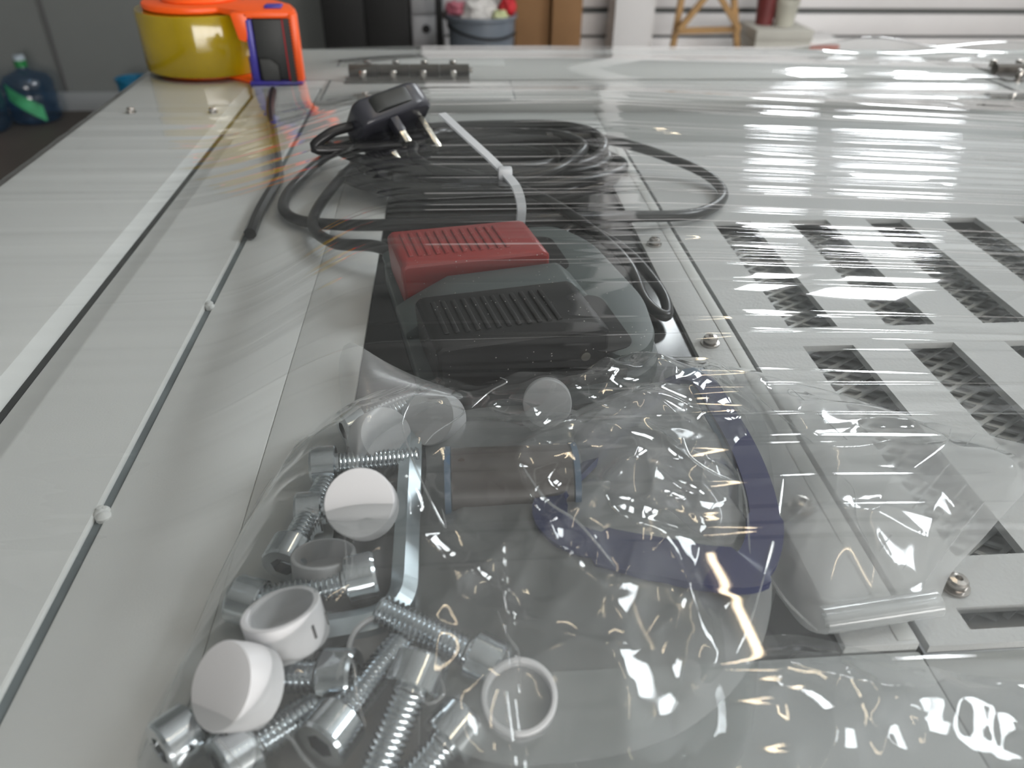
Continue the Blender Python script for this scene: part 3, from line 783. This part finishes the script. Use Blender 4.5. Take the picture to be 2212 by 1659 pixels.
M_FOLD = film_mat('folded_film', haze=0.30, rough=0.10, gain=2.2)
def fold(parent, org, pts, w=.55, h=.35):
    P = spline([(U(*p)[0] - org[0], U(*p)[1] - org[1], p[2]) for p in pts], 8)
    w = min(w, 1.2) * .62; m = MB().tube(P, 0, flat=(w, h * .8), ngon=6)
    n = len(P); V = []
    for i in range(n):
        k = .12 + .88 * math.sin(math.pi * (i + .5) / n) ** .6
        for j in range(6): V.append(tuple(P[i] + (Vector(m.v[i * 6 + j]) - P[i]) * k))
    m.v = V
    m.obj('fold', M_FOLD, parent, smooth=True)
BO = (5, 165)
for pts, w in (([(885, 872, 27), (870, 915, 28), (885, 975, 28), (920, 1060, 28), (962, 1140, 26), (955, 1098, 27)], .5),
               ([(890, 876, 27), (930, 868, 27), (1000, 884, 27), (985, 905, 27), (940, 935, 27), (918, 960, 27)], .45),
               ([(1125, 1000, 28), (1180, 1080, 28), (1250, 1130, 28), (1330, 1225, 27)], .7),
               ([(745, 1155, 27), (750, 1225, 27), (758, 1240, 27), (764, 1160, 27)], .3),
               ([(1592, 1012, 26), (1612, 1085, 26), (1620, 1195, 25)], .35),
               ([(1692, 1035, 12), (1682, 1110, 14), (1668, 1180, 16), (1652, 1240, 18)], 1.6),
               ([(1652, 1240, 18), (1622, 1340, 18), (1590, 1412, 18)], .5),
               ([(1475, 945, 26), (1490, 985, 26), (1540, 1020, 26), (1600, 1045, 26)], .9),
               ([(470, 1596, 22), (495, 1625, 22), (525, 1662, 22)], .5),
               ([(590, 1572, 23), (625, 1592, 23), (655, 1635, 23), (690, 1670, 22)], .6),
               ([(735, 1425, 24), (728, 1470, 24), (745, 1415, 25), (765, 1440, 25), (770, 1500, 24), (790, 1570, 23)], .3),
               ([(940, 1440, 23), (960, 1495, 22), (925, 1520, 22), (905, 1490, 22)], .4),
               ([(1075, 1320, 20), (1095, 1370, 20), (1120, 1410, 20), (1124, 1480, 20)], .4),
               ([(1080, 760 + 55, 30), (1095, 825, 30), (1060, 845, 29), (1020, 880, 28)], .4)):
    fold(bag, BO, pts, w)
# sealed edge of the bag
edge = [(300, 1640, 2), (420, 1372, 2), (482, 1232, 2), (572, 1062, 2), (640, 975, 3), (700, 925, 4), (800, 880, 6)]
fold(bag, BO, edge, 1.2, .3)
milky = pz([(1225, 890), (1330, 835), (1440, 805), (1500, 830), (1560, 910), (1600, 1000), (1610, 1100), (1590, 1190), (1450, 1165), (1300, 1130), (1235, 1050)], 12)
sheet('crumpled_film', milky, U(1430, 1000, 12)[:2], lambda x, y, s: 8 + 14 * (1 - s ** 3), M_BAGM, 3.6, .035, 5.1,
      'crumpled milky packing film filling the blue band loop', 'packing film', nth=240, ns=90)
flap = pz([(1560, 800), (1700, 815), (1860, 860), (2010, 905), (2125, 932), (2260, 985), (2150, 1130), (2060, 1230), (2010, 1320), (1900, 1345), (1765, 1362), (1690, 1290), (1640, 1200), (1650, 1050)], 6)
fl = sheet('film_wrapper', flap, U(1830, 1100, 6)[:2], lambda x, y, s: 5 + 15 * (1 - s ** 2.5), M_BAGM, 4.0, .024, 9.2,
           'loose clear film wrapper lying over the slotted panel at the right', 'packing film', nth=260, ns=100, stretch=(.8, 1.2))
fl.data.materials[0] = film_mat('wrapper_film', haze=0.52, rough=0.07, gain=1.4, bumps=())
fc_ = U(1830, 1100, 6)
r0 = U(1775, 1345, 6); r1_ = U(2022, 1308, 6)
rollp = MB(); n = 60; V = []; F = []
ax = (Vector(r1_) - Vector(r0)).normalized(); sd = Vector((0, 0, 1)); fw = ax.cross(sd)
for k in range(n + 1):
    a = 3.2 * math.pi * k / n; r_ = 1.6 + 2.8 * k / n
    for j in range(9):
        q = Vector(r0).lerp(Vector(r1_), j / 8) + fw * (r_ * math.cos(a)) + sd * (r_ * math.sin(a) + .2)
        V.append((q.x - fc_[0], q.y - fc_[1], q.z))
for k in range(n):
    for j in range(8): F.append((k * 9 + j, k * 9 + j + 1, k * 9 + j + 10, k * 9 + j + 9))
rollp.v = V; rollp.f = F
rollp.obj('rolled_edge', M_FLAP, fl, smooth=True, sharp=180)
for pts, w in (([(1820, 1030, 20), (1845, 1060, 20), (1850, 1120, 20), (1880, 1180, 19)], .4),
               ([(2055, 925, 20), (2040, 960, 20), (1975, 1010, 20)], .6),
               ([(1640, 860, 16), (1700, 910, 18), (1760, 960, 19)], .5),
               ([(1710, 840, 16), (1780, 905, 18), (1830, 950, 19)], .4),
               ([(2110, 935, 8), (2010, 1050, 16), (1900, 1190, 16)], .4),
               ([(2160, 960, 8), (2060, 1080, 14), (1950, 1230, 12)], .35),
               ([(2200, 1000, 6), (2090, 1130, 12), (1990, 1270, 9)], .35),
               ([(1660, 1240, 8), (1700, 1300, 8), (1765, 1362, 6)], .6)):
    fold(fl, fc_, pts, w)
front = pz([(1240, 1440), (1420, 1380), (1560, 1390), (1700, 1370), (1860, 1400), (2050, 1450), (2300, 1500), (2350, 1700), (1900, 1800), (1400, 1780), (1220, 1600)], 3)
sheet('loose_film', front, U(1760, 1580, 3)[:2], lambda x, y, s: 3 + 9 * (1 - s ** 2), M_BAG, 3.0, .032, 12.7,
      'loose crumpled clear film at the lower right corner of the picture', 'packing film', nth=220, ns=90)

# the stretch film over everything: drape plus many ridges running left to right
ny, nx = 1150, 150
ys = np.linspace(55, 862, ny); xs = np.concatenate([np.linspace(-283, 260, 100), np.linspace(265, 790, 50)])
Xg, Yg = np.meshgrid(xs, ys)
hp = np.interp(ys, [40, 110, 190, 215, 250, 330, 380, 430, 500, 545, 600, 640, 660, 700, 735, 770, 800, 862], [20, 27, 30, 34, 37, 35, 33, 33, 36, 36, 24, 12, 8, 7, 16, 12, 5, 3])
k5 = np.ones(41) / 41; hp = np.convolve(np.pad(hp, 20, mode='edge'), k5, 'valid')
st_ = np.interp(ys, [330, 420], [-112, -180])[:, None]; wd_ = np.interp(ys, [330, 420], [88, 170])[:, None]
tl_ = np.clip((Xg - st_) / wd_, 0, 1); tl_ = tl_ * tl_ * (3 - 2 * tl_)
tr_ = np.clip((790 - Xg) / 690.0, 0, 1) ** 1.0
Zf = 1.4 + hp[:, None] * tl_ * tr_
# bunched film at the far edge on the right
Zf += 13 * np.exp(-((Xg - 450) / 55) ** 2 - ((Yg - 845) / 16) ** 2) + 8 * np.exp(-((Xg - 600) / 70) ** 2 - ((Yg - 850) / 14) ** 2)
R = np.zeros_like(Zf)
# ridge rows where the wrap is bunched, and calm stretches between them
rows = [(U(1900, py, 18)[1], sp_, n_) for py, sp_, n_ in ((150, 12, 5), (205, 8, 4), (255, 3, 2), (290, 3, 2), (325, 6, 5), (365, 10, 10), (420, 12, 14), (470, 6, 6), (520, 4, 4), (565, 4, 7), (600, 5, 8), (640, 5, 8), (700, 2, 3), (765, 2, 3), (800, 2, 4), (840, 2, 2), (900, 2, 4), (950, 1, 2), (1015, 1.5, 3), (1090, 1, 2), (1160, 1, 2), (1210, 1.5, 2), (1480, 1.5, 3), (1520, 1.5, 3), (1620, 2, 3))]
jobs = []
for yr, sp_, n_ in rows:
    for k in range(n_): jobs.append((yr + rng.normal() * sp_, rng.uniform(150, 420), rng.uniform(180, 420), rng.uniform(.20, .42)))
for k in range(130): jobs.append((rng.uniform(60, 850), rng.uniform(-250, 500), rng.uniform(60, 360), rng.uniform(.04, .20)))
for (yc, xc, half, st) in jobs:
    sl = rng.normal() * .010 - .004; cv = rng.normal() * 8e-6
    sg = rng.uniform(.7, 1.9) * (1 + .5 * (yc > 400)); am = st * sg * rng.choice([1, 1, -1])
    yl = yc + sl * (Xg - xc) + cv * (Xg - xc) ** 2
    env = np.clip(1 - ((Xg - xc) / half) ** 2, 0, 1)
    R += am * env * np.exp(-((Yg - yl) / sg) ** 2)
# a few long sharp tension creases
for (px, py, px2, py2, am) in ((470, 812, 2200, 757, .8), (600, 855, 2200, 838, .4), (560, 314, 1500, 320, .9), (0, 1085, 1300, 1045, .35), (0, 1300, 1300, 1230, .35), (300, 1580, 1600, 1530, .5), (700, 490, 1500, 452, .8), (0, 985, 600, 975, .3), (0, 560, 900, 520, .3)):
    a = U(px, py, 25); b = U(px2, py2, 25)
    yl = a[1] + (b[1] - a[1]) * (Xg - a[0]) / (b[0] - a[0])
    env = np.clip((Xg - a[0] + 20) / 40, 0, 1) * np.clip((b[0] + 20 - Xg) / 60, 0, 1)
    R += am * env * np.exp(-((Yg - yl) / .9) ** 2)
for k in range(70):        # slack soft waves on the left
    yc = rng.uniform(130, 640); sg = rng.uniform(2.5, 7.0); xc = rng.uniform(-280, -60); half = rng.uniform(90, 260)
    R += rng.uniform(.06, .16) * sg * rng.choice([1, -1]) * np.clip(1 - ((Xg - xc) / half) ** 2, 0, 1) * np.exp(-((Yg - yc - (Xg - xc) * rng.normal() * .01) / sg) ** 2)
Zf += R * (.40 + .60 * np.clip((Xg + 120) / 220, 0, 1))
# folds over the left and rear edges of the cabinet
Zf -= np.clip((-277 - Xg), 0, 20) * 1.6
Zf -= np.clip(Yg - 856, 0, 20) * 1.6
fm = MB(); idx = np.arange(nx * ny).reshape(ny, nx)
fm.v = list(zip(Xg.ravel().tolist(), Yg.ravel().tolist(), Zf.ravel().tolist()))
fm.f = np.stack([idx[:-1, :-1].ravel(), idx[:-1, 1:].ravel(), idx[1:, 1:].ravel(), idx[1:, :-1].ravel()], 1).tolist()
sf = fm.obj('stretch_film', M_FILM, None, smooth=True, sharp=180)
sf.location = (0, 0, T)
tag(sf, 'clear stretch film with long fine wrinkles pulled tight over the whole machine top', 'stretch film')

# ================================================================== BACKGROUND THINGS
M_BOTTLE = film_mat('blue_bottle_plastic', haze=0.18, rough=0.12, gain=1.6, tint=(0.50, 0.66, 0.82), hazecol=(0.10, 0.16, 0.24))
M_GREENL = pmat('green_label', (0.06, 0.36, 0.16), 0.5, vary=0.3, vscale=14)
M_PINKL = pmat('pink_label', (0.55, 0.30, 0.30), 0.5, vary=0.3, vscale=14)
M_CAPG = pmat('green_cap', (0.02, 0.22, 0.06), 0.4)
M_CAPT = pmat('pale_cap_top', (0.45, 0.52, 0.58), 0.4)
def bottle(px, py, y, label, lm, rz):
    p = B(px, py, y)
    t = thing('water_bottle', label, 'water bottle', (p.x, y, 0), rz, 'water bottles on the floor')
    MB().lathe([(0, .004), (.11, .004), (.128, .02), (.132, .05), (.127, .075), (.132, .10), (.132, .15), (.127, .165), (.132, .18), (.13, .215), (.11, .245), (.06, .262), (.032, .272), (.028, .29), (.028, .30)], 40).obj('body', M_BOTTLE, t, scale=1, smooth=True, sharp=60)
    MB().lathe([(.0, .285), (.031, .285), (.031, .318), (0, .32)], 20).obj('cap', M_CAPG, t, scale=1, smooth=True)
    MB().lathe([(.0, .318), (.03, .318), (.028, .342), (0, .345)], 20).obj('cap_top', M_CAPT, t, scale=1, smooth=True)
    # slanted label wrapped on the front
    V = []; F = []; n = 14
    for i in range(n + 1):
        a = math.radians(-122 + 70 * i / n)
        for zz in (0, 1):
            c0 = .185 - .12 * i / n
            V.append((.134 * math.cos(a), .134 * math.sin(a), c0 - .045 + .085 * zz))
    for i in range(n): F.append((2 * i, 2 * i + 2, 2 * i + 3, 2 * i + 1))
    MB().add(V, F).obj('label', lm, t, scale=1, smooth=True)
bottle(82, 250, 4.55, 'blue water bottle with a green label and green cap on the floor', M_GREENL, 0.1)
bottle(-40, 250, 4.36, 'blue water bottle with a pink label cut by the picture edge', M_PINKL, 0.1)
# dark cupboard
pL, pR = B(700, 80, 4.4), B(886, 80, 4.4)
cb = thing('dark_cupboard', 'tall black cupboard standing against the far wall', 'cupboard', ((pL.x + pR.x) / 2, 4.53, 0))
W2 = (pR.x - pL.x) / 2
M_BLKC = pmat('black_lacquer', (0.006, 0.006, 0.006), 0.6)
MB().box(-W2, W2, -.13, .17, 0.03, 1.3).obj('body', M_BLKC, cb, scale=1, bevel=.006)
for s in (-1, 1): MB().box(min(s * W2 * .98, s * .004), max(s * W2 * .98, s * .004), -.15, -.131, .05, 1.28).obj('door', M_BLKC, cb, scale=1, bevel=.004)
MB().box(-W2 + .02, W2 - .02, -.1, .15, 0, .03).obj('plinth', M_BLKC, cb, scale=1)
# pale cabinet with round holes
pL, pR = B(889, 80, 4.5), B(962, 80, 4.5)
c2 = thing('drawer_cabinet', 'pale grey drawer cabinet with round black finger holes', 'cabinet', ((pL.x + pR.x) / 2, 4.58, 0))
W2 = (pR.x - pL.x) / 2
M_PALE = pmat('pale_grey_paint', (0.40, 0.40, 0.41), 0.5)
MB().box(-W2, W2, -.06, .14, 0, .78).obj('body', M_PALE, c2, scale=1, bevel=.006)
for k in range(4):
    d = MB().box(-W2 + .006, W2 - .006, -.085, -.062, .05 + .17 * k, .21 + .17 * k).obj('drawer', M_PALE, c2, scale=1, bevel=.005)
    MB().cyl((-.01, -.090, .145 + .17 * k), (-.01, -.084, .145 + .17 * k), .022, seg=20).obj('finger_hole', M_BLKC, d, scale=1)
tb_ = thing('black_post', 'thin black post between the drawer cabinet and the waste bin', 'post', (B(950, 80, 4.35).x, 4.35, 0))
MB().box(-.018, .018, -.015, .015, 0.012, .72).obj('shaft', M_BLKC, tb_, scale=1, bevel=.003)
MB().box(-.06, .06, -.06, .06, 0, .012).obj('foot', M_BLKC, tb_, scale=1, bevel=.003)
# waste bin
pc = B(1040, 60, 4.2); rr = (B(1117, 60, 4.2).x - B(968, 60, 4.2).x) / 2
M_BIN = pmat('blue_grey_plastic', (0.19, 0.22, 0.26), 0.35)
bn = thing('waste_bin', 'round blue grey waste bin heaped with rubbish', 'bin', (pc.x, 4.2, 0))
zr = B(1040, 42, 4.2 - rr).z
MB().lathe([(0, .005), (rr * .82, .005), (rr * .84, .02), (rr * .97, zr - .02), (rr * 1.03, zr - .015), (rr * 1.03, zr), (rr * .95, zr), (rr * .82, .03), (0, .03)], 40).obj('bucket', M_BIN, bn, scale=1, smooth=True, sharp=40)
MB().tube(circ3 := [(rr * 1.04 * math.cos(a), rr * 1.04 * math.sin(a), zr - .04 - .05 * max(0, math.cos(a + 1.2))) for a in [math.radians(200 + 8 * k) for k in range(18)]], .006, seg=8).obj('handle', M_BLKC, bn, scale=1, smooth=True)
def lump(name, px, py, y, r, col, seed, label, cat, sq=(1, 1, .8)):
    bm = bmesh.new(); bmesh.ops.create_icosphere(bm, subdivisions=3, radius=1)
    for v in bm.verts:
        k = 1 + .45 * (noise.noise(v.co * 1.6 + Vector((seed, 0, 0)))) + .18 * noise.noise(v.co * 4 + Vector((0, seed, 0)))
        v.co = Vector((v.co.x * sq[0], v.co.y * sq[1], v.co.z * sq[2])) * (k * r)
    me = bpy.data.meshes.new(name); bm.to_mesh(me); bm.free()
    me.materials.append(pmat(name + '_%d_surface' % seed, col, 0.5, vary=.15, vscale=20))
    o = link(name, me); o.location = B(px, py, y); tag(o, label, cat, 'rubbish in the waste bin'); return o
lump('crumpled_bag', 1030, 28, 4.2, .085, (.62, .60, .58), 3, 'crumpled white plastic bag on top of the waste bin', 'rubbish', (1.3, 1, .8))
lump('red_packet', 1096, 14, 4.22, .055, (.60, .02, .03), 8, 'shiny red packet at the right side of the waste bin', 'rubbish', (.7, .8, 1.2))
lump('yellow_paper', 1080, 36, 4.13, .035, (.62, .66, .36), 12, 'pale yellow paper scrap below the red packet in the bin', 'rubbish', (1.2, .8, .8))
lump('pink_wrapper', 985, 18, 4.18, .045, (.42, .12, .16), 17, 'dark pink wrapper at the left side of the waste bin', 'rubbish', (1.2, .8, .8))
lump('brown_paper', 990, 40, 4.2, .06, (.10, .08, .08), 22, 'dark brown paper scrap deep in the left of the bin', 'rubbish', (1.2, .8, .8))
# cardboard boxes
M_CARD = pmat('brown_cardboard', (0.27, 0.145, 0.062), 0.8, vary=.08, vscale=6)
M_CARDT = pmat('brown_box_tape', (0.16, 0.09, 0.045), 0.4)
for i, (a, b, y, lab) in enumerate(((1112, 1188, 4.45, 'brown cardboard box next to the waste bin'), (1192, 1256, 4.40, 'brown cardboard box closest to the white column'))):
    pL, pR = B(a, 60, y), B(b, 60, y); W2 = (pR.x - pL.x) / 2
    t = thing('cardboard_box', lab, 'box', ((pL.x + pR.x) / 2, y + .1, 0), 0, 'cardboard boxes')
    zb = .372 if i else .33
    MB().box(-W2, W2, -.1, .1, 0, .80).obj('carton', M_CARD, t, scale=1, bevel=.004)
    MB().box(-W2, W2, -.101, -.0995, .38, .384).obj('flap_edge', M_CARDT, t, scale=1)
    MB().box(-.02, .02, -.1, .1, .8, .802).obj('packing_tape', M_CARDT, t, scale=1)
# white column
pL, pR = B(1326, 60, 4.4), B(1411, 60, 4.4)
cl = thing('white_column', 'square white column in front of the clad wall', 'column', ((pL.x + pR.x) / 2, 4.5, 0))
W2 = (pR.x - pL.x) / 2
MB().box(-W2, W2, -.1, .1, .0, ZT - .01).obj('shaft', M_COLW, cl, scale=1, bevel=.004)
MB().box(-W2 - .01, W2 + .01, -.11, .11, 0, .08).obj('plinth', M_COLW, cl, scale=1, bevel=.004)
# wooden trestle
M_WOOD = pmat('pine_wood', (0.42, 0.24, 0.085), 0.5, vary=.15, vscale=14)
yt = 4.3
tr = thing('wooden_trestle', 'light wooden trestle stand with splayed legs and a cross bar', 'trestle', (B(1527, 60, yt).x, yt, 0))
def tq(px, py, dy=0): q = B(px, py, yt); return Vector((q.x - tr.location.x, dy, q.z))
def bar(a, b, w, name):
    MB().tube([a, b], 0, flat=(w, .014), ngon=4).obj(name, M_WOOD, tr, scale=1)
def ext(a, b, z):
    t = (z - a.z) / (b.z - a.z); return a + (b - a) * t
la, lb2 = tq(1462, 66, .02), tq(1474, 0, .02)
bar(ext(la, lb2, .002), ext(la, lb2, .95), .016, 'leg')
ra, rb = tq(1592, 66, .02), tq(1588, 0, .02)
bar(ext(ra, rb, .002), ext(ra, rb, .95), .016, 'leg')
bar(tq(1456, 66, -.012), tq(1596, 62, -.012), .016, 'cross_bar')
bar(tq(1462, 62, -.04), ext(tq(1462, 62, -.04), tq(1512, 0, -.04), .95), .014, 'brace')
bar(tq(1590, 58, -.04), ext(tq(1590, 58, -.04), tq(1556, 0, -.04), .95), .014, 'brace')
bar(Vector((-.2, 0, .96)), Vector((.2, 0, .96)), .02, 'top_rail')
# white box with two pots
yb = 4.2
pL, pR = B(1632, 90, yb), B(1752, 90, yb); ztop = B(1690, 66, yb).z; W2 = (pR.x - pL.x) / 2
wb = thing('white_carton', 'white carton box carrying two flower pots', 'box', ((pL.x + pR.x) / 2, yb + .14, 0))
M_CREAM = pmat('cream_card', (0.52, 0.51, 0.46), 0.7, vary=.05, vscale=8)
MB().box(-W2, W2, -.14, .14, 0, ztop).obj('carton', M_CREAM, wb, scale=1, bevel=.005)
MB().box(-W2 - .004, W2 + .004, -.145, .145, ztop - .05, ztop + .002).obj('lid', M_CREAM, wb, scale=1, bevel=.004)
def pot(px, w0, w1, h, label, col, dy):
    q = B(px, 60, yb + dy); t = thing('flower_pot', label, 'flower pot', (q.x, yb + .14 + dy * .4, ztop + .003), 0, 'flower pots on the white carton')
    m = pmat('pot_%d' % px, col, 0.5, vary=.1, vscale=15)
    MB().lathe([(0, 0), (w0, 0), (w1 * .94, h * .8), (w1, h * .8), (w1, h), (w1 * .9, h), (w0 * .85, .015), (0, .015)], 32).obj('pot', m, t, scale=1, smooth=True, sharp=35)
    MB().lathe([(0, h * .86), (w1 * .88, h * .86)], 24).obj('soil', M_DARK, t, scale=1)
pot(1664, .045, .061, .20, 'dark red flower pot on the white carton', (0.16, 0.030, 0.030), .06)
pot(1718, .048, .064, .13, 'cream flower pot on the white carton', (0.50, 0.49, 0.42), -.04)
sb = B(1782, 95, 4.45); sbz = B(1782, 86, 4.45).z
sx_ = thing('pink_carton', 'low white carton with a salmon pink stripe by the clad wall', 'box', (sb.x, 4.55, 0))
MB().box(-.09, .09, -.1, .1, 0, sbz).obj('carton', M_COLW, sx_, scale=1, bevel=.004)
MB().box(-.085, .085, -.102, -.1, sbz - .06, sbz - .025).obj('stripe', pmat('salmon_print', (.55, .20, .16), .6), sx_, scale=1)
bb = B(278, 135, 4.4)
bt = thing('blue_tub', 'small bright blue tub on the floor behind the tape roll', 'tub', (bb.x, 4.4, 0))
MB().lathe([(0, .003), (.07, .003), (.085, .25), (.09, .25), (.09, .26), (.08, .26), (.068, .01), (0, .01)], 28).obj('tub_wall', pmat('bright_blue_plastic', (.01, .16, .30), .4), bt, scale=1, smooth=True, sharp=40)
